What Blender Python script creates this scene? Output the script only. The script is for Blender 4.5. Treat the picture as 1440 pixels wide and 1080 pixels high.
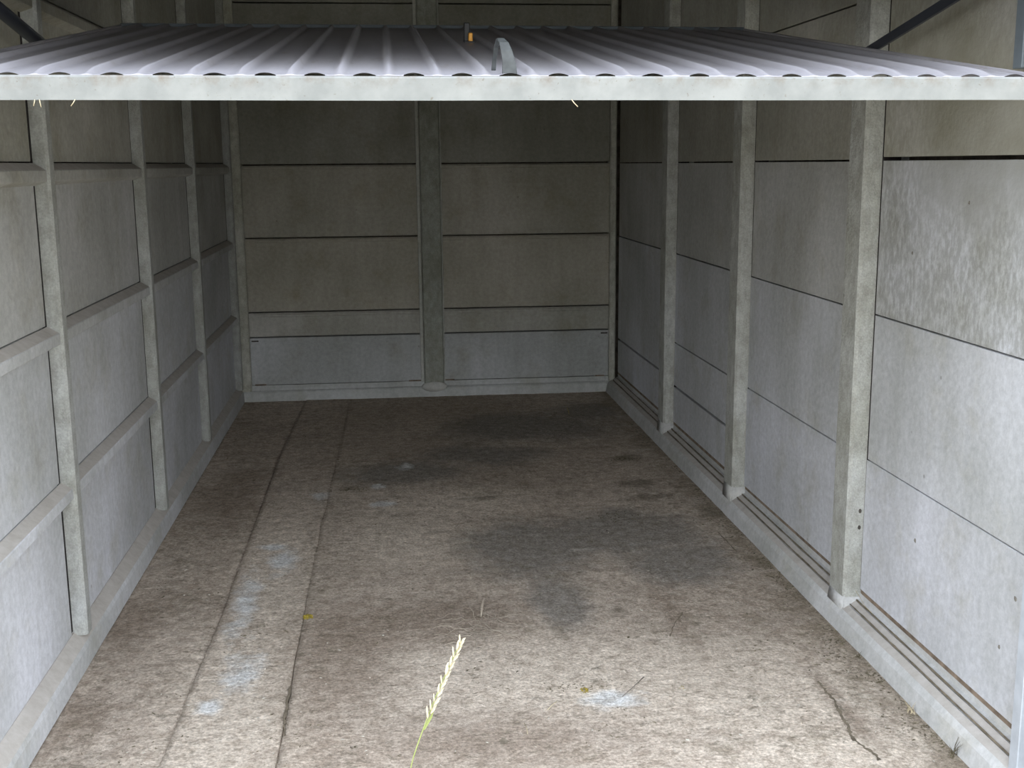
import bpy, bmesh, math, random
from mathutils import Vector, Matrix, noise
for o in list(bpy.data.objects): bpy.data.objects.remove(o)
S = bpy.context.scene; COL = S.collection
random.seed(7)
# ---------------------------------------------------------------- camera
cam = bpy.data.cameras.new('camera'); co = bpy.data.objects.new('camera', cam); COL.objects.link(co)
R = Vector((0.99412805, -0.10789632, -0.00823412)); U = Vector((0.02848142, 0.18749007, 0.98185349)); F = Vector((0.10439456, 0.97632262, -0.18946218))
m = Matrix((R, U, -F)).transposed().to_4x4(); m.translation = Vector((0.9494, 0, 1.5)); co.matrix_world = m
cam.sensor_width = 36; cam.lens = 1607.6/1440*36; cam.clip_start = 0.05
S.camera = co
# ---------------------------------------------------------------- light
S.view_settings.view_transform = 'Standard'; S.view_settings.look = 'None'
S.view_settings.gamma = 1; S.view_settings.use_curve_mapping = False
S.view_settings.exposure = 2.5
w = bpy.data.worlds.new('overcast_sky'); S.world = w; w.use_nodes = True
nt = w.node_tree; bg = nt.nodes['Background']
tc = nt.nodes.new('ShaderNodeTexCoord'); sp = nt.nodes.new('ShaderNodeSeparateXYZ'); rp = nt.nodes.new('ShaderNodeValToRGB')
nt.links.new(tc.outputs['Generated'], sp.inputs[0]); nt.links.new(sp.outputs['Z'], rp.inputs[0]); nt.links.new(rp.outputs[0], bg.inputs[0])
rp.color_ramp.elements[0].position = 0.0; rp.color_ramp.elements[0].color = (0.60, 0.62, 0.62, 1)
rp.color_ramp.elements[1].position = 0.75; rp.color_ramp.elements[1].color = (0.80, 0.88, 1.0, 1)
e = rp.color_ramp.elements.new(0.25); e.color = (0.92, 0.96, 1.0, 1)
bg.inputs[1].default_value = 1.0
L = 7.367; W = 2.364; YF = 2.2; ZR = 2.62
# ---------------------------------------------------------------- materials
class NT:
    def __init__(s, name, rough=0.9, metal=0.0, spec=None):
        s.m = bpy.data.materials.new(name); s.m.use_nodes = True; s.t = s.m.node_tree
        s.b = s.t.nodes['Principled BSDF']; s.b.inputs['Roughness'].default_value = rough; s.b.inputs['Metallic'].default_value = metal
        if spec is not None: s.b.inputs['Specular IOR Level'].default_value = spec
        s.pos = s.n('ShaderNodeNewGeometry').outputs['Position']
    def n(s, t): return s.t.nodes.new(t)
    def l(s, a, b): s.t.links.new(a, b)
    def mapv(s, scale=(1, 1, 1), src=None):
        q = s.n('ShaderNodeMapping'); q.inputs['Scale'].default_value = scale; s.l(src or s.pos, q.inputs[0]); return q.outputs[0]
    def noise(s, scale, detail=4, rough=0.55, vec=None, dist=0):
        q = s.n('ShaderNodeTexNoise'); q.inputs['Scale'].default_value = scale; q.inputs['Detail'].default_value = detail
        q.inputs['Roughness'].default_value = rough; q.inputs['Distortion'].default_value = dist
        s.l(vec or s.pos, q.inputs['Vector']); return q.outputs['Fac']
    def ramp(s, src, a, b, ca=(0, 0, 0, 1), cb=(1, 1, 1, 1)):
        q = s.n('ShaderNodeValToRGB'); s.l(src, q.inputs[0]); e = q.color_ramp.elements
        e[0].position = a; e[1].position = b; e[0].color = ca; e[1].color = cb; return q.outputs[0]
    def mix(s, fac, a, b, mode='MIX'):
        q = s.n('ShaderNodeMix'); q.data_type = 'RGBA'; q.blend_type = mode
        for i, v in ((0, fac), (6, a), (7, b)):
            if hasattr(v, 'is_linked') or hasattr(v, 'links'): s.l(v, q.inputs[i])
            elif i == 0: q.inputs[0].default_value = v
            else: q.inputs[i].default_value = (*v, 1)
        return q.outputs[2]
    def math(s, op, a, b=0.0, c=None):
        q = s.n('ShaderNodeMath'); q.operation = op
        for i, v in enumerate((a, b) if c is None else (a, b, c)):
            if isinstance(v, (int, float)): q.inputs[i].default_value = v
            else: s.l(v, q.inputs[i])
        return q.outputs[0]
    def bump(s, h, strength=0.3, dist=0.004):
        q = s.n('ShaderNodeBump'); q.inputs['Strength'].default_value = strength; q.inputs['Distance'].default_value = dist
        s.l(h, q.inputs['Height']); s.l(q.outputs[0], s.b.inputs['Normal'])
    def base(s, c): s.l(c, s.b.inputs['Base Color'])

def wall_mat(name, speck=0.35, blotch=0.5):
    k = NT(name, 0.92, spec=0.25)
    oi = k.n('ShaderNodeObjectInfo')
    c = oi.outputs['Color']
    big = k.ramp(k.noise(1.6, 3, .5), .35, .7, (.80, .80, .78, 1), (1.10, 1.10, 1.13, 1))
    c = k.mix(1.0, c, big, 'MULTIPLY')
    streak = k.ramp(k.noise(9, 5, .6, k.mapv((1.2, 1.2, .18))), .3, .72, (.90, .90, .885, 1), (1.06, 1.06, 1.07, 1))
    c = k.mix(1.0, c, streak, 'MULTIPLY')
    # greenish brown grime blotches
    g = k.ramp(k.noise(4.5, 6, .65), .52, .72)
    c = k.mix(k.math('MULTIPLY', g, blotch), c, k.mix(1.0, c, (.72, .68, .54), 'MULTIPLY'))
    # fine speckle
    f = k.ramp(k.noise(150, 3, .7), .3, .7, (.82, .82, .82, 1), (1.16, 1.16, 1.16, 1))
    c = k.mix(speck, c, k.mix(1.0, c, f, 'MULTIPLY'))
    f2 = k.ramp(k.noise(45, 4, .6), .35, .65, (.9, .9, .9, 1), (1.08, 1.08, 1.08, 1))
    c = k.mix(1.0, c, f2, 'MULTIPLY')
    # dark pin marks
    v = k.n('ShaderNodeTexVoronoi'); v.inputs['Scale'].default_value = 11; k.l(k.pos, v.inputs['Vector'])
    pin = k.ramp(v.outputs['Distance'], .045, .075, (1, 1, 1, 1), (0, 0, 0, 1))
    rnd = k.ramp(k.noise(3.1, 2), .55, .6)
    c = k.mix(k.math('MULTIPLY', k.math('MULTIPLY', pin, rnd), .45), c, (.12, .11, .09))
    k.base(c)
    k.bump(k.math('ADD', k.noise(60, 5, .6), k.math('MULTIPLY', k.noise(12, 3), 1.5)), .35, .004)
    return k.m
M_wall = wall_mat('smooth_concrete')
def post_mat():
    k = NT('speckled_concrete', 0.95, spec=.2)
    c = k.n('ShaderNodeObjectInfo').outputs['Color']
    a = k.ramp(k.noise(30, 5, .65, k.mapv((1, 1, .6))), .35, .68, (.80, .79, .75, 1), (1.15, 1.15, 1.13, 1))
    c = k.mix(1.0, c, a, 'MULTIPLY')
    a = k.ramp(k.noise(3.2, 4, .6), .35, .7, (.86, .85, .80, 1), (1.08, 1.08, 1.1, 1))
    c = k.mix(1.0, c, a, 'MULTIPLY')
    a = k.ramp(k.noise(170, 3, .7), .35, .65, (.86, .86, .85, 1), (1.12, 1.12, 1.1, 1))
    c = k.mix(1.0, c, a, 'MULTIPLY')
    k.base(c); k.bump(k.noise(70, 5, .65), .6, .006); return k.m
M_post = post_mat()
def mottled_mat():
    k = NT('mottled_concrete', 0.85, spec=.3)
    c = k.n('ShaderNodeObjectInfo').outputs['Color']
    mask = k.ramp(k.noise(1.9, 3, .5), .38, .6)
    f = k.ramp(k.noise(75, 4, .7, k.mapv((1, .8, .42))), .42, .66, (.86, .86, .85, 1), (1.36, 1.38, 1.42, 1))
    c = k.mix(k.math('MULTIPLY', mask, .9), c, k.mix(1.0, c, f, 'MULTIPLY'))
    b = k.ramp(k.noise(4, 4, .6), .35, .68, (.78, .77, .71, 1), (1.08, 1.08, 1.1, 1))
    c = k.mix(1.0, c, b, 'MULTIPLY')
    k.base(c); k.bump(k.noise(70, 4, .6), .35, .004); return k.m
M_mott = mottled_mat()
def seam_mat(name, col):
    k = NT(name, .95, spec=.1); k.base(k.mix(k.ramp(k.noise(22, 4), .35, .65), col, tuple(x*.5 for x in col))); return k.m
M_dust = (lambda k: (k.base(k.mix(k.ramp(k.noise(24, 6, .7), .35, .68), (.48, .455, .425), (.39, .36, .325))), k.m)[1])(NT('dusty_ledge', .95, spec=.2))
M_gap_shade = seam_mat('painted_gap_shade', (.035, .03, .03))  # near-black colour standing in for shade inside the post joints
M_chip = seam_mat('chipped_concrete', (.27, .25, .22))
M_rust = seam_mat('rusty_seam', (.27, .21, .16)); M_dirt = seam_mat('dark_seam_dirt', (.13, .11, .09))
M_hole = seam_mat('hole_shadow', (.09, .08, .07))
M_moss = seam_mat('yellow_green_moss', (.36, .28, .05)); M_litter = seam_mat('leaf_litter', (.21, .175, .13))
M_clump = seam_mat('olive_soil', (.17, .145, .095)); M_straw = seam_mat('dry_straw', (.62, .53, .36)); M_root = seam_mat('dry_root', (.50, .44, .36))
M_orange = seam_mat('orange_flake', (.55, .22, .08)); M_twig = seam_mat('grey_twig', (.25, .22, .19)); M_pebble = seam_mat('pale_grit', (.62, .58, .5))
def simple(name, col, rough=.5, metal=0, spec=None, var=.12, sc=25):
    k = NT(name, rough, metal, spec)
    k.base(k.mix(k.ramp(k.noise(sc, 4), .3, .7), tuple(c*(1-var) for c in col), tuple(min(1, c*(1+var)) for c in col))); return k.m
M_spike = simple('cream_seed_husk', (.50, .44, .30), .8, sc=300)
M_stem = simple('green_stem', (.20, .23, .07), .6)
M_white = simple('white_painted_steel', (.40, .43, .47), .4)
M_steel = simple('dark_oiled_steel', (.03, .034, .045), .45)
M_gsteel = simple('blue_grey_steel', (.16, .19, .22), .5)
M_handle = simple('weathered_zinc', (.036, .040, .040), .6, .0, var=.35, sc=60)
M_black = simple('black_plastic', (.012, .012, .014), .4); M_brass = simple('orange_brass', (.75, .36, .06), .35, .3)
def door_mat():
    k = NT('pale_coated_steel', .42, 0, .5)
    c = k.mix(k.ramp(k.noise(3, 4, .6, k.mapv((6, .6, 1))), .3, .7), (.29, .28, .305), (.37, .36, .39))
    d = k.ramp(k.noise(9, 4, .6, k.mapv((5, 1, 1))), .58, .75)
    c = k.mix(k.math('MULTIPLY', d, .45), c, (.19, .16, .125))
    c = k.mix(k.math('MULTIPLY', k.ramp(k.noise(220, 2, .6), .66, .72), .5), c, (.3, .26, .2))
    k.base(c); return k.m
M_door = door_mat()
def rail_mat():
    k = NT('galvanised_rail', .55, .0, .4)
    c = k.mix(k.ramp(k.noise(14, 5, .6), .35, .65), (.185, .192, .187), (.245, .25, .243))
    z = k.n('ShaderNodeSeparateXYZ'); k.l(k.pos, z.inputs[0])
    up = k.ramp(z.outputs['Z'], 0.0, 1.0)
    top = k.math('MULTIPLY', k.math('SUBTRACT', z.outputs['Z'], 1.635), 45)
    d = k.ramp(k.noise(26, 6, .7), .48, .68)
    cl = k.n('ShaderNodeClamp'); k.l(top, cl.inputs[0])
    c = k.mix(k.math('MULTIPLY', k.math('MULTIPLY', d, cl.outputs[0]), .7), c, (.14, .108, .08))
    c = k.mix(k.math('MULTIPLY', k.ramp(k.noise(120, 3, .6), .66, .72), .6), c, (.12, .1, .07))
    k.base(c); k.bump(k.noise(90, 3), .15, .002); return k.m
M_rail = rail_mat()
def roof_mat():
    return simple('fibre_cement_roof', (.22, .21, .19), .95, var=.2, sc=6)
M_roof = roof_mat()
def ground_mat():
    k = NT('outside_drive', .95, spec=.2)
    c = k.mix(k.ramp(k.noise(1.3, 5), .4, .6), (.36, .31, .24), (.27, .24, .15))
    c = k.mix(k.ramp(k.noise(40, 4), .4, .6), c, k.mix(.6, c, (.42, .4, .35)))
    k.base(c); k.bump(k.noise(30, 5), .6, .01); return k.m
M_ground = ground_mat()

DARK = [(1.462, 4.309, 0.308, 0.386), (1.889, 4.432, 0.377, 0.345), (2.034, 4.067, 0.242, 0.248), (1.512, 3.701, 0.122, 0.257), (1.003, 5.5, 0.367, 0.24), (1.453, 5.791, 0.37, 0.238), (1.717, 6.419, 0.572, 0.399), (2.15, 6.745, 0.258, 0.281), (1.914, 4.622, 0.135, 0.176)]
BROWN = [(0.2, 5.294, 0.134, 0.555), (0.077, 3.698, 0.09, 0.3), (0.79, 3.384, 0.15, 0.45), (1.202, 2.787, 0.337, 0.15), (0.059, 3.05, 0.08, 0.172), (2.177, 2.827, 0.03, 0.284), (1.87, 3.528, 0.047, 0.239), (1.041, 3.634, 0.374, 0.2)]
GRIME = [(2.161, 5.647, 0.117, 0.086), (0.731, 5.27, 0.094, 0.06), (2.109, 5.154, 0.084, 0.073), (2.317, 4.67, 0.062, 0.151), (1.694, 3.613, 0.048, 0.074), (2.09, 4.919, 0.192, 0.08), (2.33, 4.021, 0.053, 0.092), (1.15, 4.55, .1, .03), (1.35, 5.0, .12, .04)]
WHITE = [(0.518, 4.267, 0.055, 0.197), (0.461, 4.442, 0.071, 0.053), (0.42, 3.842, 0.054, 0.302), (0.414, 3.056, 0.04, 0.052), (1.005, 5.609, 0.05, 0.07), (0.605, 5.145, 0.066, 0.093), (0.898, 4.991, 0.064, 0.055), (1.544, 2.971, 0.09, 0.06), (0.477, 3.268, 0.064, 0.149), (0.865, 5.264, 0.034, 0.049)]
PALE = [(1.55, 3.15, .6, .28), (2.0, 2.95, .35, .3), (2.1, 2.62, .35, .12), (1.0, 3.28, .3, .1), (.45, 3.1, .16, .6), (.5, 4.2, .14, .9), (1.0, 4.5, .3, .35), (1.25, 4.95, .3, .2)]
def floor_mat():
    k = NT('stained_floor_concrete', 0.93, spec=.2)
    nz = k.noise(2.2, 4, .6); nzf = k.noise(14, 5, .65)
    c = k.mix(k.ramp(k.noise(1.1, 4, .55), .35, .65), (.43, .365, .305), (.55, .48, .415))
    c = k.mix(k.math('MULTIPLY', k.ramp(k.noise(5, 6, .7, k.mapv((1, 1.0, 1))), .45, .68), .5), c, (.33, .29, .25))
    def blobs(lst, amp=.9, lo=.55, hi=1.15):
        acc = None
        for x, y, rx, ry in lst:
            q = k.n('ShaderNodeMapping'); q.inputs['Location'].default_value = (-x/rx, -y/ry, 0); q.inputs['Scale'].default_value = (1/rx, 1/ry, 0)
            k.l(k.pos, q.inputs[0]); ln = k.n('ShaderNodeVectorMath'); ln.operation = 'LENGTH'; k.l(q.outputs[0], ln.inputs[0])
            acc = ln.outputs['Value'] if acc is None else k.math('SMOOTH_MIN', acc, ln.outputs['Value'], .35)
        d = k.math('ADD', acc, k.math('MULTIPLY', k.math('SUBTRACT', nz, .5), amp*1.4))
        d = k.math('ADD', d, k.math('MULTIPLY', k.math('SUBTRACT', nzf, .5), amp))
        return k.ramp(k.math('MULTIPLY', d, .5), lo/2, hi/2, (1, 1, 1, 1), (0, 0, 0, 1))
    c = k.mix(k.math('MULTIPLY', blobs(PALE, 1.2, .5, 1.5), .55), c, (.72, .645, .56))
    c = k.mix(k.math('MULTIPLY', blobs(BROWN, 1.1, .4, 1.4), .7), c, (.29, .235, .19))
    c = k.mix(k.math('MULTIPLY', blobs(DARK, .8, .6, 1.1), .75), c, (.225, .215, .20))
    c = k.mix(k.math('MULTIPLY', blobs(WHITE, 2.2, .3, 1.1), .9), c, (.70, .72, .74))
    c = k.mix(k.math('MULTIPLY', blobs(GRIME, 2.6, .1, 1.0), .6), c, (.11, .10, .07))
    xs = k.n('ShaderNodeSeparateXYZ'); k.l(k.pos, xs.inputs[0])
    edge = k.math('SUBTRACT', 2.364, xs.outputs['X']); edge = k.math('DIVIDE', edge, .17)
    e2 = k.math('ADD', edge, k.math('MULTIPLY', k.math('SUBTRACT', k.noise(5, 6, .75), .5), 5.0))
    c = k.mix(k.math('MULTIPLY', k.ramp(e2, .05, .9, (1, 1, 1, 1), (0, 0, 0, 1)), .6), c, (.19, .16, .115))
    sm_ = k.ramp(k.noise(3.6, 9, .85), .55, .62); c = k.mix(k.math('MULTIPLY', sm_, .5), c, (.22, .19, .14))
    sm_ = k.ramp(k.noise(3.3, 8, .8, k.mapv((1, 1, 1)), .4), .60, .68); c = k.mix(k.math('MULTIPLY', sm_, .35), c, (.68, .64, .58))
    # granular wear
    g = k.ramp(k.noise(95, 5, .75), .36, .64, (.62, .61, .59, 1), (1.30, 1.29, 1.27, 1)); c = k.mix(1.0, c, g, 'MULTIPLY')
    g = k.ramp(k.noise(22, 6, .7, k.mapv((1, 1, 1))), .38, .66, (.74, .71, .68, 1), (1.17, 1.17, 1.17, 1)); c = k.mix(1.0, c, g, 'MULTIPLY')
    # dark crumbs
    a = k.ramp(k.noise(30, 8, .8, k.mapv((.75, 1.1, 1)), .6), .54, .61); b = k.ramp(k.noise(3.4, 5, .7), .40, .56)
    c = k.mix(k.math('MULTIPLY', k.math('MULTIPLY', a, b), .72), c, (.15, .13, .095))
    a = k.ramp(k.noise(60, 5, .7, dist=.5), .63, .69); c = k.mix(k.math('MULTIPLY', a, .5), c, (.72, .66, .55))
    k.base(c)
    k.bump(k.math('ADD', k.noise(120, 5, .7), k.math('MULTIPLY', k.noise(24, 5, .65), 2.5)), .55, .006)
    return k.m
M_floor = floor_mat()

# ---------------------------------------------------------------- builders
def link(name, bm, mat, parent=None, smooth=False, col=None):
    me = bpy.data.meshes.new(name); bmesh.ops.recalc_face_normals(bm, faces=bm.faces); bm.to_mesh(me); bm.free()
    me.materials.append(mat)
    if smooth:
        for p in me.polygons: p.use_smooth = True
    o = bpy.data.objects.new(name, me); COL.objects.link(o)
    if parent: o.parent = parent
    if col: o.color = (*col, 1)
    return o
def tag(o, label, cat, kind=None, group=None):
    o['label'] = label; o['category'] = cat
    if kind: o['kind'] = kind
    if group: o['group'] = group
    return o
def empty(name, loc=(0, 0, 0)):
    o = bpy.data.objects.new(name, None); COL.objects.link(o); o.location = loc; o.empty_display_size = .1; return o
def box(bm, x0, x1, y0, y1, z0, z1, bev=0):
    vs = [bm.verts.new((x, y, z)) for x in (x0, x1) for y in (y0, y1) for z in (z0, z1)]
    fs = [bm.faces.new([vs[i] for i in q]) for q in ((0, 1, 3, 2), (4, 6, 7, 5), (0, 4, 5, 1), (2, 3, 7, 6), (0, 2, 6, 4), (1, 5, 7, 3))]
    if bev:
        es = list({e for f in fs for e in f.edges}); bmesh.ops.bevel(bm, geom=es, offset=bev, segments=1, affect='EDGES')
def bx(name, dims, mat, parent=None, bev=0, col=None):
    bm = bmesh.new(); box(bm, *dims, bev=bev); return link(name, bm, mat, parent, col=col)
def extrude_profile(pts, axis, a, b, wob=0, dusty=()):
    """pts closed polygon; axis 'y': pts are (x,z); axis 'x': pts are (y,z)."""
    bm = bmesh.new(); n = max(2, int(abs(b-a)/.06)) if wob else 2; rings = []
    for i in range(n):
        t = a+(b-a)*i/(n-1); r = []
        for j, (p, z) in enumerate(pts):
            dp = noise.noise(Vector((t*6, j*3.1, 0)))*wob; dz = noise.noise(Vector((t*6, j*3.1, 9)))*wob
            if z <= 0: dz = 0
            v = (p+dp, t, z+dz) if axis == 'y' else (t, p+dp, z+dz)
            r.append(bm.verts.new(v))
        rings.append(r)
    k = len(pts)
    for i in range(n-1):
        for j in range(k):
            f = bm.faces.new((rings[i][j], rings[i][(j+1) % k], rings[i+1][(j+1) % k], rings[i+1][j]))
            if j in dusty: f.material_index = 1
    bm.faces.new(rings[0]); bm.faces.new(rings[-1]); return bm
def tube(bm, pts, rad, seg=8):
    rings = []
    for i, p in enumerate(pts):
        p = Vector(p); a = Vector(pts[max(0, i-1)]); b = Vector(pts[min(len(pts)-1, i+1)]); d = (b-a).normalized()
        up = Vector((0, 0, 1)) if abs(d.z) < .9 else Vector((1, 0, 0)); s = d.cross(up).normalized(); t = s.cross(d)
        r = rad[i] if isinstance(rad, (list, tuple)) else rad
        rings.append([bm.verts.new(p+(s*math.cos(2*math.pi*k/seg)+t*math.sin(2*math.pi*k/seg))*r) for k in range(seg)])
    for i in range(len(rings)-1):
        for k in range(seg): bm.faces.new((rings[i][k], rings[i][(k+1) % seg], rings[i+1][(k+1) % seg], rings[i+1][k]))
    bm.faces.new(rings[0][::-1]); bm.faces.new(rings[-1])

# tones: lower slabs cement grey-blue, upper ones stained olive-brown; sky and bounce light painted in
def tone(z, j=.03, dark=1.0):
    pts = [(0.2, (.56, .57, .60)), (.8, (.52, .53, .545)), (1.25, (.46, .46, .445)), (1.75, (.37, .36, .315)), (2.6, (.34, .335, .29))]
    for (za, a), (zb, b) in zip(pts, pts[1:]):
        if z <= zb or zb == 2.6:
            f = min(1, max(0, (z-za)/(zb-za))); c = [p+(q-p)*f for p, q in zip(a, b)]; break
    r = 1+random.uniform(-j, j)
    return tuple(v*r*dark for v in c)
PCOL = (.365, .374, .378)

# ---------------------------------------------------------------- left wall
wl = bx('wall_left', (-.17, -.11, YF-.05, L+.2, -.05, ZR), M_dirt)
tag(wl, 'left garage wall of framed precast concrete panels with raised ribs', 'wall', 'structure')
PY = [2.16, 3.421, 4.717, 5.936, 7.30]
JL = [.575, 1.045, 1.512, 1.985]
for i in range(4):
    y0 = PY[i]+.06; y1 = PY[i+1]-.023
    zs = [.10]+JL+[ZR]
    for a, b in zip(zs, zs[1:]):
        d = random.uniform(-.002, .002)
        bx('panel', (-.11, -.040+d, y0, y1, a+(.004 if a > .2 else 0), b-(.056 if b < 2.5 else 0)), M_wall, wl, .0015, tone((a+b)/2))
for k, y in enumerate(PY):
    bm = bmesh.new()
    f = .0 if k < 4 else .05
    pr = [(-.11, y), (-.008, y), (0+f*0, y+.009), (0, y+.052), (-.012, y+.066), (-.11, y+.066)]
    r1 = [bm.verts.new((x, yy, .09)) for x, yy in pr]; r2 = [bm.verts.new((x, yy, ZR)) for x, yy in pr]
    for j in range(6): bm.faces.new((r1[j], r1[(j+1) % 6], r2[(j+1) % 6], r2[j]))
    bm.faces.new(r1); bm.faces.new(r2)
    link('post', bm, M_post, wl, col=PCOL)
    if k: bx('joint_shade_strip', (-.10, -.0430, y-.030, y-.0005, .105, ZR), M_gap_shade, wl)  # shallow dark strip, paints the shade of the gap beside the post
for zj in JL:
    pr = [(-.11, zj+.002), (-.041, zj), (-.010, zj-.019), (-.008, zj-.022), (-.008, zj-.050), (-.011, zj-.053), (-.041, zj-.064), (-.11, zj-.064)]
    for i in range(4):
        o = link('rail', extrude_profile(pr, 'y', PY[i]-(.0 if i else 0)+.0, PY[i+1]+.002, .0007, (1,)), M_wall, wl, col=tone(zj, 0)); o.data.materials.append(M_dust)
pr = [(-.11, 0), (.002, 0), (-.001, .055), (-.006, .07), (-.040, .10), (-.11, .10)]
o = link('base_kerb', extrude_profile(pr, 'y', YF-.02, L, .0012, (3, 4)), M_wall, wl, col=(.52, .525, .53)); o.data.materials.append(M_dust)

# ---------------------------------------------------------------- right wall
wr = bx('wall_right', (2.53, 2.60, YF-.05, L+.2, -.05, ZR), M_dirt)
tag(wr, 'right garage wall of flush concrete panels between deep square posts', 'wall', 'structure')
QY = [2.10, 3.387, 4.613, 5.862]
bays = [(2.18, 3.380, [.13, .567, 1.03, 1.502, 1.985, ZR]), (3.508, 4.606, [.13, .56, 1.03, 1.50, 1.985, ZR]),
        (4.734, 5.855, [.13, .325, .562, 1.03, 1.498, 1.985, ZR]), (5.984, L-.01, [.13, .352, 1.03, 1.498, 1.985, ZR])]
for bi, (y0, y1, zs) in enumerate(bays):
    for a, b in zip(zs, zs[1:]):
        g = .0018 if (bi in (0, 1) and b < 1.1) else .003
        if bi == 0 and abs(a-1.502) < .01: a += .005
        if bi >= 2 and abs(a-.34) < .03: a += .006
        d = 0.0
        off = (0, .0, 0, 0)[bi]+(.002 if (bi == 1 and a < .3) else 0)
        mt = M_mott if (bi == 0 and .9 < a < 1.7 or bi == 0 and a > 1.6) else M_wall
        ye = y1 - (.004 if a > (.5 if bi == 0 else .9) else -.003)
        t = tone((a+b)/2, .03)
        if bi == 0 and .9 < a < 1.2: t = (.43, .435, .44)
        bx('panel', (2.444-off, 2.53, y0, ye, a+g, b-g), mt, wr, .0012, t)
    # packed seam under the lowest panel
    bx('seam_strip', (2.4455, 2.53, y0, y1, .118, .134), M_rust, wr)
for k, y in enumerate(QY):
    bm = bmesh.new()
    pr = [(2.53, y), (2.400, y), (2.390, y+.010), (2.388, y+.112), (2.394, y+.118), (2.53, y+.118)]
    r1 = [bm.verts.new((x, yy, .06)) for x, yy in pr]; r2 = [bm.verts.new((x, yy, ZR)) for x, yy in pr]
    for j in range(6): bm.faces.new((r1[j], r1[(j+1) % 6], r2[(j+1) % 6], r2[j]))
    bm.faces.new(r1); bm.faces.new(r2)
    p = link('post', bm, M_post, wr, col=(.405, .412, .408))
    if k: bx('joint_shade_strip', (2.4455, 2.50, y-.012, y-.0005, .13, ZR), M_gap_shade, wr)  # gap shade painted as a near-black strip along the post
    # mortar collar at the foot
    bm = bmesh.new()
    zt = (.0, .11, .13, .13)[k] or .13
    a = [bm.verts.new(v) for v in ((2.382, y-.010, .055), (2.382, y+.122, .055), (2.50, y+.122, .055), (2.50, y-.010, .055))]
    b = [bm.verts.new(v) for v in ((2.388, y-.002, zt), (2.387, y+.115, zt), (2.50, y+.115, zt), (2.50, y-.002, zt))]
    for j in range(4): bm.faces.new((a[j], a[(j+1) % 4], b[(j+1) % 4], b[j]))
    bm.faces.new(b); bm.faces.new(a)
    bmesh.ops.bevel(bm, geom=bm.edges[:], offset=.006, segments=2, affect='EDGES')
    f = link('mortar_collar', bm, M_wall, p, True, col=(.46, .458, .445))
pr = [(2.53, 0), (2.364, 0), (2.374, .05), (2.386, .068), (2.407, .079), (2.4085, .070), (2.4125, .071), (2.4135, .083), (2.430, .092), (2.4315, .083), (2.4345, .084), (2.436, .097), (2.446, .10), (2.446, .119), (2.53, .119)]
o = link('base_kerb', extrude_profile(pr, 'y', YF-.02, L, .0016, (3, 7)), M_wall, wr, col=(.51, .51, .50)); o.data.materials.append(M_dust)
for x0, x1, z in ((2.4072, 2.4137, .0775), (2.4298, 2.4357, .0905)):
    bm = bmesh.new(); pts = []
    for i in range(260):
        y = 2.35+i*.0193; w_ = (.0014+.0022*noise.noise(Vector((y*7, z*90, 0)))+.002*noise.noise(Vector((y*31, z*90, 0))))
        w_ = max(.0003, w_); xm = (x0+x1)/2+.0012*noise.noise(Vector((y*5, z*50, 3)))
        pts.append((bm.verts.new((xm-w_, y, z+.0035)), bm.verts.new((xm, y, z+.0062)), bm.verts.new((xm+w_, y, z+.0075))))
    for a, b in zip(pts, pts[1:]):
        bm.faces.new((a[0], a[1], b[1], b[0])); bm.faces.new((a[1], a[2], b[2], b[1]))
    link('seam_dirt', bm, M_litter, wr)
# holes and chips
def disc_hole(y, z, r, x, parent, n=9, ax='x'):
    bm = bmesh.new(); ring = []; c = bm.verts.new((x-.0002, y, z)); inner = []
    for k in range(n):
        a = 2*math.pi*k/n; rr = r*random.uniform(.8, 1.15)
        ring.append(bm.verts.new((x+.0004, y+math.cos(a)*rr, z+math.sin(a)*rr))); inner.append(bm.verts.new((x-.0012, y+math.cos(a)*rr*.7, z+math.sin(a)*rr*.7)))
    for k in range(n):
        bm.faces.new((ring[k], ring[(k+1) % n], inner[(k+1) % n], inner[k])); bm.faces.new((inner[k], inner[(k+1) % n], c))
    return link('surface_chip', bm, M_chip, parent)
for (y, z) in ((3.386, .395), (3.386, .34)):
    bm = bmesh.new(); cx = 2.432
    ring = [bm.verts.new((cx+math.cos(a*.785)*.005, y-.0006, z+math.sin(a*.785)*.0075)) for a in range(8)]; bm.faces.new(ring)
    r = bmesh.ops.extrude_face_region(bm, geom=bm.faces[:]); bmesh.ops.translate(bm, vec=(0, .004, 0), verts=[v for v in r['geom'] if isinstance(v, bmesh.types.BMVert)])
    link('bolt_hole', bm, M_hole, wr)
for y, z, r in ((3.024, .417, .010), (2.488, .449, .009), (2.543, .299, .008), (2.841, 1.391, .007), (3.148, 1.238, .007)):
    disc_hole(y, z, r*.8, 2.444, wr)

# ---------------------------------------------------------------- back wall
wb = bx('wall_back', (-.17, 2.60, L+.12, L+.19, -.05, ZR), M_dirt)
tag(wb, 'dim back garage wall of stacked concrete panels around a centre post', 'wall', 'structure')
for x0, x1 in ((.050, 1.150), (1.284, 2.388)):
    zs = [.10, .415, .576, 1.048, 1.503, 1.96, 2.34, 2.475, ZR]
    for i, (a, b) in enumerate(zip(zs, zs[1:])):
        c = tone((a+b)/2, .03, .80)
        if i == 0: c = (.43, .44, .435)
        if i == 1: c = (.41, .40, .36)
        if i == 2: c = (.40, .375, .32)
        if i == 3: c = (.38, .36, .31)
        bx('panel', (x0, x1, L+.032, L+.12, a+.004, b-.004), M_wall, wb, .003, c)
        if i not in (0,):       # flange lip under each joint
            bx('panel_lip', (x0+.012, x1-.012, L+.020, L+.0315, b-.030, b-.010), M_wall, wb, .004, c) if b < 2.4 else None
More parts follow.
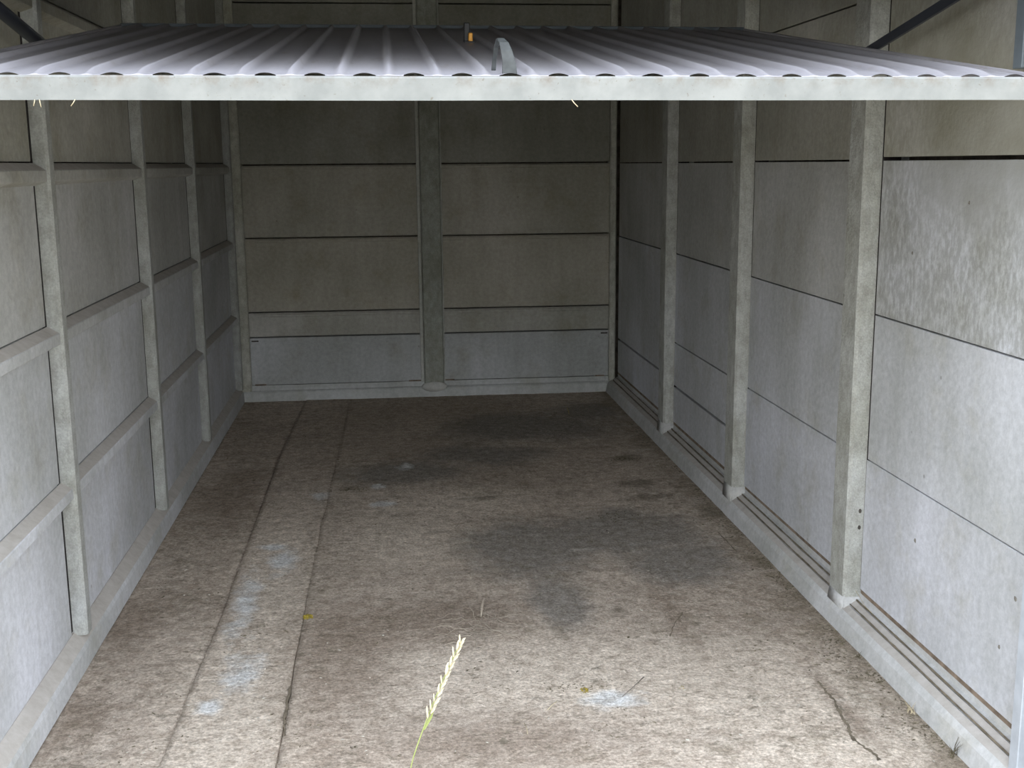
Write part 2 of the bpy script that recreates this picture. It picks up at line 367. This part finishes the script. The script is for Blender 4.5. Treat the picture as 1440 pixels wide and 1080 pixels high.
for x0, x1, y, nm in ((-.02, .050, L+.008, 'post'), (2.388, 2.43, L+.008, 'post'), (1.163, 1.290, L-.012, 'post')):
    bx(nm, (x0, x1, y, L+.12, .05, ZR), M_post, wb, .008, (.30, .31, .29) if x0 > 1 and x0 < 2 else (.44, .44, .41))
for x0, x1 in ((1.140, 1.1625), (1.2905, 1.300)):
    bx('panel_flange', (x0, x1, L+.018, L+.031, .10, ZR), M_wall, wb, .004, (.50, .50, .47))
pr = [(L+.12, 0), (L, 0), (L, .056), (L+.006, .064), (L+.018, .070), (L+.020, .062), (L+.024, .062), (L+.026, .082), (L+.034, .10), (L+.12, .10)]
link('base_kerb', extrude_profile(pr, 'x', -.0, 2.39, .002), M_wall, wb, col=(.50, .51, .50))
bm = bmesh.new(); bmesh.ops.create_uvsphere(bm, u_segments=14, v_segments=8, radius=1)
for v in bm.verts: v.co = Vector((1.226+v.co.x*.085, L-.002+v.co.y*.03, .07+v.co.z*.035))
link('mortar_collar', bm, M_wall, wb, True, col=(.56, .56, .53))
for x0, x1, z in ((.06, .105, .392), (2.335, 2.38, .392), (1.06, 1.145, .106), (2.30, 2.36, .106), (1.30, 1.36, .106), (.07, .14, .106)):
    bx('dark_slot', (x0, x1, L+.0295, L+.033, z-.005, z+.004), M_rust if z < .2 else M_hole, wb, .001)  # small dark and rust-brown slits below the joint and above the kerb

# ---------------------------------------------------------------- ceiling
ce = empty('ceiling'); tag(ce, 'corrugated cement roof over the garage, seen only as darkness', 'ceiling', 'structure')
bm = bmesh.new(); n = 19*8; rows = []
for y in (1.95, 5.0, L+.3):
    rows.append([bm.verts.new((-.25+2.95*i/n, y, ZR+.07+.022*math.sin(2*math.pi*i/8))) for i in range(n+1)])
for a, b in zip(rows, rows[1:]):
    for i in range(n): bm.faces.new((a[i], a[i+1], b[i+1], b[i]))
sh = link('roof_sheet', bm, M_roof, ce, True); md = sh.modifiers.new('s', 'SOLIDIFY'); md.thickness = .006
for y in (2.3, 3.5, 4.7, 5.9, 7.2):
    bx('purlin', (-.16, 2.59, y, y+.05, ZR+.002, ZR+.046), M_roof, ce, .002)

# ---------------------------------------------------------------- floor slabs
fl = bx('floor', (-.11, 2.53, YF-.1, L+.12, -.14, -.012), M_floor)
tag(fl, 'worn stained concrete garage floor cast in long strips', 'floor', 'structure')
def xa(y): return .352+.006*noise.noise(Vector((y*2.3, 1, 0)))+(.03*(max(0, y-5.9)) if y > 5.9 else 0)-(.02*max(0, 3.7-y))
def xb(y): return .630+.022*max(0, y-4.4)/1.4+.005*noise.noise(Vector((y*3.7, 5, 0)))+.002*noise.noise(Vector((y*19, 5, 0)))
def gap(y, near, far, w0, w1):
    t = min(1, max(0, (y-near)/(far-near))); return (w0+(w1-w0)*t)*(1+.8*noise.noise(Vector((y*9, 2, 3))))
def slab(fx0, fx1, dz, nx, far=(7, 7)):
    bm = bmesh.new(); ny = 340; g = []
    for j in range(ny+1):
        y = YF-.02+(L+.05-YF+.02)*j/ny; a, b = fx0(y), fx1(y); row = []
        for i in range(nx+1):
            x = a+(b-a)*i/nx
            h = dz+.0035*noise.noise(Vector((x*2, y*1.6, 0)))+.0016*noise.noise(Vector((x*11, y*11, 4)))
            if i in (0, nx): h -= min(1, max(0, far[i > 0]-y))*(.002+.002*noise.noise(Vector((x, y*14, 8))))
            row.append(bm.verts.new((x, y, h)))
        g.append(row)
    for j in range(ny):
        for i in range(nx): bm.faces.new((g[j][i], g[j][i+1], g[j+1][i+1], g[j+1][i]))
    bd = [e for e in bm.edges if e.is_boundary]
    r = bmesh.ops.extrude_edge_only(bm, edges=bd)
    for v in [v for v in r['geom'] if isinstance(v, bmesh.types.BMVert)]: v.co.z = -.05
    return link('slab', bm, M_floor, fl, True)
slab(lambda y: -.03, lambda y: xa(y)-.0004-gap(y, 3.5, 6, .0006, .0008), -.0045, 22, (7, 6.2))
slab(lambda y: xa(y)+.0003, lambda y: xb(y)-.0006*(y < 4.6)-gap(y, 2.6, 4.2, .0035, .0001), .002, 16, (6.2, 5.0))
slab(lambda y: xb(y)+.0001+gap(y, 2.6, 4.2, .002, .0), lambda y: 2.385, .001, 80, (5.0, 7))

CRACKS = [([(2.164, 3.007), (2.164, 2.952), (2.166, 2.893), (2.152, 2.817), (2.145, 2.741), (2.13, 2.665), (2.151, 2.613), (2.161, 2.551)], 0.005), ([(2.003, 2.914), (2.048, 2.952), (2.103, 2.959), (2.16, 2.998)], 0.0022), ([(1.816, 3.387), (1.863, 3.498), (1.906, 3.573), (1.978, 3.608)], 0.004), ([(0.636, 2.877), (0.628, 3.021), (0.63, 3.2)], 0.004), ([(2.265, 4.381), (2.273, 4.117)], 0.0025)]
def crack(pts, w_):
    fine = []
    for (ax, ay), (bx_, by) in zip(pts, pts[1:]):
        for k in range(8):
            t = k/8; fine.append((ax+(bx_-ax)*t+random.gauss(0, .0016), ay+(by-ay)*t+random.gauss(0, .0016)))
    bm = bmesh.new(); pv = None
    for x, y in fine:
        h = 0 if x > xb(y) else .002
        h += .0035*noise.noise(Vector((x*2, y*1.6, 0)))+.0016*noise.noise(Vector((x*11, y*11, 4)))+.0022
        q = w_*random.uniform(.3, 1.3); v = (bm.verts.new((x-q, y-q*.4, h-.0003)), bm.verts.new((x, y, h)), bm.verts.new((x+q, y+q*.4, h-.0003)))
        if pv: bm.faces.new((pv[0], pv[1], v[1], v[0])); bm.faces.new((pv[1], pv[2], v[2], v[1]))
        pv = v
    link('crack', bm, M_litter, fl)
for c_, w_ in CRACKS: crack(c_, w_)

# ---------------------------------------------------------------- outside
bm = bmesh.new(); box(bm, -15, 17, -22, YF-.10, -.12, -.03)
for v in bm.verts: pass
gr = link('ground', bm, M_ground); tag(gr, 'rough drive outside in front of the open garage', 'ground', 'structure')

# ---------------------------------------------------------------- door frame
t1 = empty('trim_1'); tag(t1, 'white metal door jamb at the right edge of the opening', 'door frame', 'structure')
bx('jamb_face', (2.389, 2.47, 2.335, 2.372, -.02, 1.955), M_white, t1, .002)
bx('jamb_return', (2.470, 2.60, 2.20, 2.372, -.03, 1.955), M_white, t1, .002)
bx('track_bracket', (2.40, 2.443, 2.56, 2.60, 1.705, 2.25), M_gsteel, t1, .002)
t2 = empty('trim_2'); tag(t2, 'white metal door jamb left of the opening, outside the view', 'door frame', 'structure')
bx('jamb_face', (-.11, -.03, 2.06, 2.10, -.03, 1.955), M_white, t2, .002)
bx('jamb_return', (-.17, -.11, 2.06, 2.14, -.03, 1.955), M_white, t2, .002)
t3 = bx('trim_3', (-.17, 2.60, 2.20, 2.30, 1.955, ZR), M_wall, None, .004, (.5, .5, .48))
tag(t3, 'concrete lintel across the top of the garage opening', 'lintel', 'structure')

# ---------------------------------------------------------------- garage door
P0 = Vector((.080, 2.2, 1.664)); P1 = Vector((2.225, 2.2, 1.659)); P2 = Vector((.128, 4.1, 1.961))
ex = (P1-P0).normalized(); ev = (P2-P0); ev = (ev-ex*ev.dot(ex)); DL = ev.length; ev.normalize(); en = ex.cross(ev)
DW = (P1-P0).length
gd = empty('garage_door', P0)
tag(gd, 'pale ribbed steel up-and-over garage door tipped open across the entrance', 'garage door')
def D(u, v, h): return P0+ex*u+ev*v+en*h
INV = Matrix.Translation(-P0)
def dlink(name, bm, mat, parent=gd, smooth=False):
    for v in bm.verts: v.co = v.co-P0
    return link(name, bm, mat, parent, smooth)
def obox(u0, u1, v0, v1, h0, h1, bev=.001):
    bm = bmesh.new(); box(bm, u0, u1, v0, v1, h0, h1, bev)
    for v in bm.verts: v.co = D(*v.co)
    return bm
pitch = .0907; c10 = 1.187-P0.x
cents = [c10+(k-10)*pitch for k in range(-1, 23)]; cents = [c for c in cents if .03 < c < DW-.03]
ribs = sorted({round(c-pitch/2, 5) for c in cents} | {round(cents[-1]+pitch/2, 5)})
us = sorted({round(.006+(DW-.012)*i/620, 5) for i in range(621)})
vs = [.0, .006, .012, .018, .026, .036, .05, .1, .3, .6, 1.0, 1.4, DL-.02, DL]
bm = bmesh.new(); G = []
for v in vs:
    row = []
    for u in us:
        h = .0
        d = min(abs(u-r) for r in ribs)
        if d < .0115: h += .0105*(.5+.5*math.cos(math.pi*d/.0115))**.7
        h *= .12+.88*min(1, v/.06)
        d = min(abs(u-c) for c in cents)
        if v < .036 and d < .0205:
            h += .0046*math.cos(math.pi*d/.041)*(1-v/.036)**.6
        h += .0008*noise.noise(Vector((u*8, v*5, 0)))
        row.append(bm.verts.new(D(u, v+.003, h)))
    G.append(row)
for a, b in zip(G, G[1:]):
    for i in range(len(us)-1): bm.faces.new((a[i], a[i+1], b[i+1], b[i]))
low = [bm.verts.new(D(u, .003, -.001)) for u in us]
for i in range(len(us)-1):
    if min(abs((us[i]+us[i+1])/2-c) for c in cents) > .0195: bm.faces.new((low[i], low[i+1], G[0][i+1], G[0][i]))
dlink('ribbed_sheet', bm, M_door, smooth=True)
# bottom rail : channel with a narrow top lip
bm = bmesh.new()
prf = [(-.004, -.0445), (-.004, -.004), (-.001, -.001), (.009, -.001), (.009, -.0035), (-.001, -.0035), (-.001, -.0445)]
n = 60; rings = []
for i in range(n+1):
    u = DW*i/n; wv = .0012*noise.noise(Vector((u*1.7, 0, 0)))
    rings.append([bm.verts.new(D(u, v, h+wv)) for v, h in prf])
for a, b in zip(rings, rings[1:]):
    for j in range(7): bm.faces.new((a[j], a[(j+1) % 7], b[(j+1) % 7], b[j]))
bm.faces.new(rings[0]); bm.faces.new(rings[-1]); dlink('bottom_rail', bm, M_rail)
dlink('rail_shade_plate', obox(.0, DW, .03, .033, -.043, -.004, 0), M_black)  # black plate added as painted shade behind the crescent openings
dlink('side_rail', obox(0, .004, .0, DL, -.04, .006), M_door); dlink('side_rail', obox(DW-.004, DW, .0, DL, -.04, .006), M_door)
dlink('top_rail', obox(0, DW, DL, DL+.02, -.04, .010), M_gsteel)
for v in (.62, 1.25): dlink('cross_brace', obox(.005, DW-.005, v, v+.03, -.03, -.002), M_gsteel)
# pull handle: bent strap, near leg wide
def strap(path, wid, th):
    bm = bmesh.new(); rg = []
    for i, (p, w_) in enumerate(zip(path, wid)):
        a = path[max(0, i-1)]; b = path[min(len(path)-1, i+1)]; t = (Vector(b)-Vector(a)).normalized(); nrm = Vector((1, 0, 0)).cross(t).normalized()
        p = Vector(p)
        rg.append([bm.verts.new(p+Vector((sx*w_/2, 0, 0))+nrm*sy*th/2) for sx, sy in ((-1, -1), (1, -1), (1, 1), (-1, 1))])
    for a, b in zip(rg, rg[1:]):
        for j in range(4): bm.faces.new((a[j], a[(j+1) % 4], b[(j+1) % 4], b[j]))
    bm.faces.new(rg[0]); bm.faces.new(rg[-1])
    bmesh.ops.bevel(bm, geom=[e for e in bm.edges], offset=.0008, segments=1, affect='EDGES')
    return bm
cu = 1.187-P0.x
bm = strap([(cu+.001, .028, .0), (cu, .033, .022), (cu-.004, .040, .042), (cu-.008, .052, .056), (cu-.012, .070, .062), (cu-.014, .092, .060), (cu-.0175, .108, .045), (cu-.020, .118, .02), (cu-.021, .120, .0)],
           [.029, .025, .022, .018, .013, .011, .008, .008, .009], .004)
for v in bm.verts: v.co = D(*v.co)
dlink('pull_handle', bm, M_handle)
# lock handle halfway up
lu = 1.190-P0.x
lk = dlink('lock_handle', obox(lu-.016, lu+.000, 1.090, 1.104, .0, .052, .002), M_black)
dlink('lock_barrel', obox(lu-.005, lu+.0075, 1.078, 1.0885, .002, .026, .002), M_brass)
dlink('lock_base', obox(lu-.016, lu+.012, 1.075, 1.12, -.001, .004, .001), M_black)
# support arms to the frame, one each side
def bar(a, b, w_, th, ext=0):
    a = Vector(a); b = Vector(b); d = (b-a).normalized(); s = Vector((1, 0, 0)); n_ = s.cross(d).normalized(); bm = bmesh.new()
    vsr = [[bm.verts.new(p+s*i*th/2+n_*j*w_/2) for i, j in ((-1, -1), (1, -1), (1, 1), (-1, 1))] for p in (a, b)]
    for j in range(4): bm.faces.new((vsr[0][j], vsr[0][(j+1) % 4], vsr[1][(j+1) % 4], vsr[1][j]))
    bm.faces.new(vsr[0]); bm.faces.new(vsr[1]); return bm
dlink('support_arm', bar((2.335, 3.32, 1.80), (2.345, 2.38, 1.955), .026, .008), M_steel)
bm = bmesh.new(); tube(bm, [(2.225, 3.30, 1.815), (2.345, 3.30, 1.805)], .008); dlink('arm_pivot', bm, M_steel, smooth=True)
bm = bmesh.new(); tube(bm, [(.048, 3.27, 1.822), (.047, 3.262, 1.824), (.03, 2.3, 1.978)], [.012, .017, .017], 14); dlink('support_arm', bm, M_steel, smooth=True)
bm = bmesh.new(); tube(bm, [(.048, 3.25, 1.815), (.105, 3.25, 1.815)], .007); dlink('arm_pivot', bm, M_steel, smooth=True)

# ---------------------------------------------------------------- small things on the floor
def fz(x, y):
    dz = -.0045 if x < xa(y) else (.002 if x < xb(y) else 0)
    return dz+.0035*noise.noise(Vector((x*2, y*1.6, 0)))+.0016*noise.noise(Vector((x*11, y*11, 4)))
def tuft(name, x, y, r, n, mat, label, cat, h=.012, group=None):
    bm = bmesh.new(); z = fz(x, y)
    for i in range(n):
        a = random.uniform(0, 6.28); q = r*math.sqrt(random.random()); px = math.cos(a)*q; py = math.sin(a)*q*1.1
        s = random.uniform(.25, .5)*r*.5
        m_ = Matrix.Translation((px, py, h*(1-q/r)*random.uniform(.1, .8)+s*.2)) @ Matrix.Rotation(random.uniform(0, 3), 4, (random.random(), random.random(), random.random()+.1)) @ Matrix.Diagonal((s, s*.8, s*.5, 1))
        bmesh.ops.create_icosphere(bm, subdivisions=1, radius=1, matrix=m_)
    o = link(name, bm, mat); o.location = (x, y, z); return tag(o, label, cat, group=group)
tuft('moss_tuft', .645, 3.698, .020, 60, M_moss, 'bright yellow-green moss tuft on the edge of the long floor joint', 'moss')
tuft('moss_tuft', 1.478, 3.042, .014, 40, M_moss, 'ochre moss tuft on the pale floor right of the grass stalk', 'moss')
tuft('moss_tuft', 1.762, 3.025, .009, 12, M_moss, 'small yellowish moss speck on pale floor, furthest right of the moss tufts', 'moss')
def debris(name, x, y, rx, ry, n, mat, label, cat, s0=.002, s1=.006, flat=.35, kind='stuff'):
    bm = bmesh.new()
    for i in range(n):
        px = random.gauss(0, rx*.5); py = random.gauss(0, ry*.5)
        s = random.uniform(s0, s1)
        m_ = Matrix.Translation((px, py, fz(x+px, y+py)+s*flat*.3)) @ Matrix.Rotation(random.uniform(0, 3.1), 4, 'Z') @ Matrix.Rotation(random.uniform(-.4, .4), 4, 'X') @ Matrix.Diagonal((s*random.uniform(.8, 2.2), s*.8, s*flat, 1))
        bmesh.ops.create_icosphere(bm, subdivisions=1, radius=1, matrix=m_)
    o = link(name, bm, mat); o.location = (x, y, 0); tag(o, label, cat)
    if kind: o['kind'] = kind
    return o
debris('dirt_clump', 2.13, 5.63, .10, .05, 120, M_clump, 'dark olive dirt clump near the third right post', 'dirt')
debris('dirt_clump', .735, 5.24, .09, .035, 90, M_clump, 'dark mossy dirt clump beside a white mark, left of floor centre', 'dirt')
debris('dirt_clump', 1.90, 4.66, .11, .09, 70, M_clump, 'thin patch of olive dirt right of the big dark stain', 'dirt')
debris('dirt_clump', 1.50, 3.07, .16, .04, 120, M_clump, 'scattered dark dirt crumbs around the ochre moss tuft', 'dirt', .0015, .004)
# litter along the right kerb, scattered crumbs and pale grit : one uncountable scatter
bm = bmesh.new()
CV, CF, CM = [], [], []
OCT = [(1, 0, 0), (.3, .9, .1), (-.9, .3, 0), (-.4, -.9, .1), (.5, -.7, 0), (0, 0, 1), (0, 0, -1)]
OF = [(0, 1, 5), (1, 2, 5), (2, 3, 5), (3, 4, 5), (4, 0, 5), (1, 0, 6), (2, 1, 6), (3, 2, 6), (4, 3, 6), (0, 4, 6)]
def crumb(x, y, s, k, mi=0):
    for ex_, ey_, ax_, ay_ in ((2.13, 5.63, .17, .09), (.735, 5.24, .15, .07), (1.90, 4.66, .18, .16), (1.50, 3.07, .26, .09), (1.225, 3.58, .16, .24)):
        if abs(x-ex_) < ax_ and abs(y-ey_) < ay_: return
    m_ = Matrix.Translation((x, y, fz(x, y)+s*.3)) @ Matrix.Rotation(random.uniform(0, 3.1), 4, 'Z') @ Matrix.Rotation(random.uniform(-.5, .5), 4, 'X') @ Matrix.Diagonal((s*random.uniform(.6, 2.4), s*random.uniform(.4, 1), s*k, 1))
    n0 = len(CV)
    for v in OCT: CV.append(m_ @ (Vector(v)*random.uniform(.6, 1.3)))
    for f in OF: CF.append(tuple(n0+i for i in f)); CM.append(mi)
for i in range(4200):
    y = 2.4+abs(random.gauss(0, 1.5)) if random.random() < .75 else random.uniform(2.4, 6.8)
    n_ = noise.noise(Vector((y*3, 0, 7)))+random.gauss(0, .12)
    if y > 7.2 or n_ < -.08: continue
    crumb(2.362-abs(random.gauss(0, .03+.09*max(0, n_)))-.002, y, (.0008+.005*random.random()**2.2), .4, 0 if random.random() < .6 else 2)
for i in range(6500):
    x = random.uniform(.05, 2.34); y = 2.5+(random.random()**1.6)*4.2
    if noise.noise(Vector((x*2.6, y*2.6, 3))) < .05+random.uniform(-.15, .15): continue
    crumb(x, y, (.0009+.0042*random.random()**2.5), .35, random.choice((0, 0, 2, 2, 1)))
for i in range(500):
    crumb(random.uniform(.03, 2.34), 2.5+(random.random()**1.8)*3, random.uniform(.0012, .0035), .5, 1)
bm.free(); me = bpy.data.meshes.new('floor_litter'); me.from_pydata(CV, [], CF)
lit = bpy.data.objects.new('floor_litter', me); COL.objects.link(lit)
for q in (M_litter, M_pebble, M_clump): me.materials.append(q)
me.polygons.foreach_set('material_index', CM)
tag(lit, 'crumbs, leaf bits and pale grit scattered over the concrete floor', 'litter', 'stuff')
def squiggle(name, pts, r, mat, label, cat, group=None):
    bm = bmesh.new(); tube(bm, pts, r, 5); o0 = Vector(pts[0]); 
    for v in bm.verts: v.co -= o0
    o = link(name, bm, mat, smooth=True); o.location = o0; return tag(o, label, cat, group=group)
# dry root tangle
bm = bmesh.new(); c = (1.225, 3.62); st = 0
for i in range(34):
    a = random.uniform(0, 6.28); x = random.gauss(0, .035); y = random.gauss(-.06, .08); p = []
    for k in range(9):
        a += random.uniform(-.5, .5); x += math.cos(a)*.016; y += math.sin(a)*.02
        p.append((x, y, fz(c[0]+x, c[1]+y)+.002+.012*math.sin(k/8*math.pi)*random.random()))
    tube(bm, p, .0006, 4)
for i in range(3): tube(bm, [(0, 0, .0), (.002*i, .0, .02), (.003+.004*i, .002, .05+.01*i)], .0006, 4)
o = link('dry_root_tangle', bm, M_root); o.location = (*c, 0); tag(o, 'wispy tangle of dry roots on the floor behind the grass stalk', 'dry roots')
squiggle('twig', [(1.577, 2.98, .006), (1.61, 3.02, .007), (1.64, 3.06, .007), (1.664, 3.094, .006)], .0014, M_twig, 'straight grey twig on the pale floor by the ochre moss', 'twig')
tuft('flake', 2.048, 5.225, .014, 3, M_orange, 'small orange flake on the floor near the right kerb', 'flake', h=.002)
squiggle('straw', [(2.012, 6.70, .003), (2.015, 6.73, .012), (2.008, 6.75, .035)], .0015, M_moss, 'short yellow straw standing on the dark floor near the back wall', 'straw')
squiggle('straw', [(1.283, 2.80, .004), (1.284, 2.83, .006), (1.281, 2.86, .005)], .0009, M_straw, 'pale straw on the near floor right of the grass stem', 'straw')
squiggle('straw', [(1.355, 2.93, .004), (1.37, 2.95, .007), (1.385, 2.965, .009)], .0011, M_straw, 'pale straw on the near floor below the ochre moss tuft', 'straw')
squiggle('straw', [(2.420, 3.36, .135), (2.428, 3.30, .105), (2.432, 3.26, .10)], .0008, M_straw, 'thin straw leaning on the kerb at the foot of the nearest right post', 'straw')
# small weeds against the kerb
def weed(x, y, n, h, label):
    bm = bmesh.new()
    for i in range(n):
        a = random.uniform(0, 6.28); l = random.uniform(.4, 1)*h
        tube(bm, [(random.gauss(0, .008), random.gauss(0, .01), 0), (math.cos(a)*l*.25, math.sin(a)*l*.25, l*.6), (math.cos(a)*l*.6, math.sin(a)*l*.6, l)], [.0009, .0007, .0003], 4)
    o = link('weed', bm, M_clump if n % 2 else M_straw); o.location = (x, y, fz(x, y)); tag(o, label, 'weed')
weed(2.350, 2.80, 12, .035, 'tiny dry weed against the right kerb, middle one of three')
weed(2.350, 2.56, 15, .045, 'tiny dry weed against the right kerb, nearest one of three')
weed(2.345, 3.15, 9, .022, 'tiny dry weed against the right kerb, furthest one of three')
# straw caught under the door's bottom rail
def rp_(x, u): return Vector((x, 2.197, 1.664-(x-.08)*.0023-.045))
for i, (x, dx, dz, lab) in enumerate(((.325, -.003, -.010, 'short straw hanging from the door rail, leftmost of all'), (.333, .002, -.012, 'short straw hanging from the door rail, second from left'),
        (.395, -.008, -.010, 'slanted straw hanging from the door rail, third from left'), (1.302, .012, -.012, 'slanted straw hanging from the door rail right of its middle'))):
    p = rp_(x, 0); squiggle('straw', [p+Vector((0, 0, .0015)), p+Vector((dx*.4, 0, dz*.4)), p+Vector((dx, 0, dz))], .0009, M_straw, lab, 'straw')

# ---------------------------------------------------------------- grass stalk in front
gs = empty('grass_stalk', (.875, 1.12, -.03)); g0 = Vector((.875, 1.12, -.03))
tag(gs, 'tall dry grass stalk with a pale seed head, rooted outside the entrance', 'grass')
ctrl = [(0, Vector((.875, 1.12, -.03))), (.3, Vector((.90, 1.12, .33))), (.6, Vector((.93, 1.11, .68))), (.78, Vector((.9555, 1.1, .882))), (.9, Vector((.983, 1.1, .956))), (1, Vector((1.0142, 1.1, 1.0255)))]
def sp_(t):
    for (a, p), (b, q) in zip(ctrl, ctrl[1:]):
        if t <= b: f = (t-a)/(b-a); return p.lerp(q, f)
    return ctrl[-1][1]
def stalk(t): return (sp_(max(0, t-.03))+sp_(t)*2+sp_(min(1, t+.03)))/4
bm = bmesh.new(); ts = [i/40 for i in range(41)]; tube(bm, [stalk(t)-g0 for t in ts], [.0014-.0009*t for t in ts], 6); link('stem', bm, M_stem, gs, True)
bm = bmesh.new(); b0 = stalk(.848)-g0
vv = [b0+Vector(q) for q in ((0, 0, 0), (.0022, 0, 0), (.0098, .001, .0125), (.0125, .002, .0215), (.0065, .001, .0125))]
f = bm.faces.new([bm.verts.new(v) for v in vv]); r = bmesh.ops.extrude_face_region(bm, geom=[f]); bmesh.ops.translate(bm, vec=(0, .0006, 0), verts=[v for v in r['geom'] if isinstance(v, bmesh.types.BMVert)])
link('leaf', bm, M_stem, gs)
sm = None
for i in range(19):
    t = .874+.126*i/18; p = stalk(t); d = (stalk(min(1, t+.02))-stalk(t-.02)).normalized(); side = 1 if i % 2 else -1
    if sm is None:
        bm = bmesh.new()
        for k, (ox, an, ln) in enumerate(((0, 0, 1), (.0012, .28, .85), (-.0012, -.28, .8))):
            bmesh.ops.create_uvsphere(bm, u_segments=6, v_segments=6, radius=1, matrix=Matrix.Rotation(an, 4, 'Y') @ Matrix.Translation((ox, 0, .0045*ln)) @ Matrix.Diagonal((.0009, .0008, .0050*ln, 1)))
        s_ = link('spikelet', bm, M_spike, gs, True); sm = s_
    else:
        s_ = sm.copy(); COL.objects.link(s_); s_.parent = gs
    q = d.to_track_quat('Z', 'Y').to_matrix().to_4x4()
    sc = random.uniform(.85, 1.2)*(1.0 if i % 5 else 1.25)
    s_.matrix_local = Matrix.Translation(p-g0+Vector((side*.0008, 0, -.002))) @ Matrix.Rotation(side*random.uniform(.15, .5), 4, 'Y') @ q @ Matrix.Scale(sc, 4)
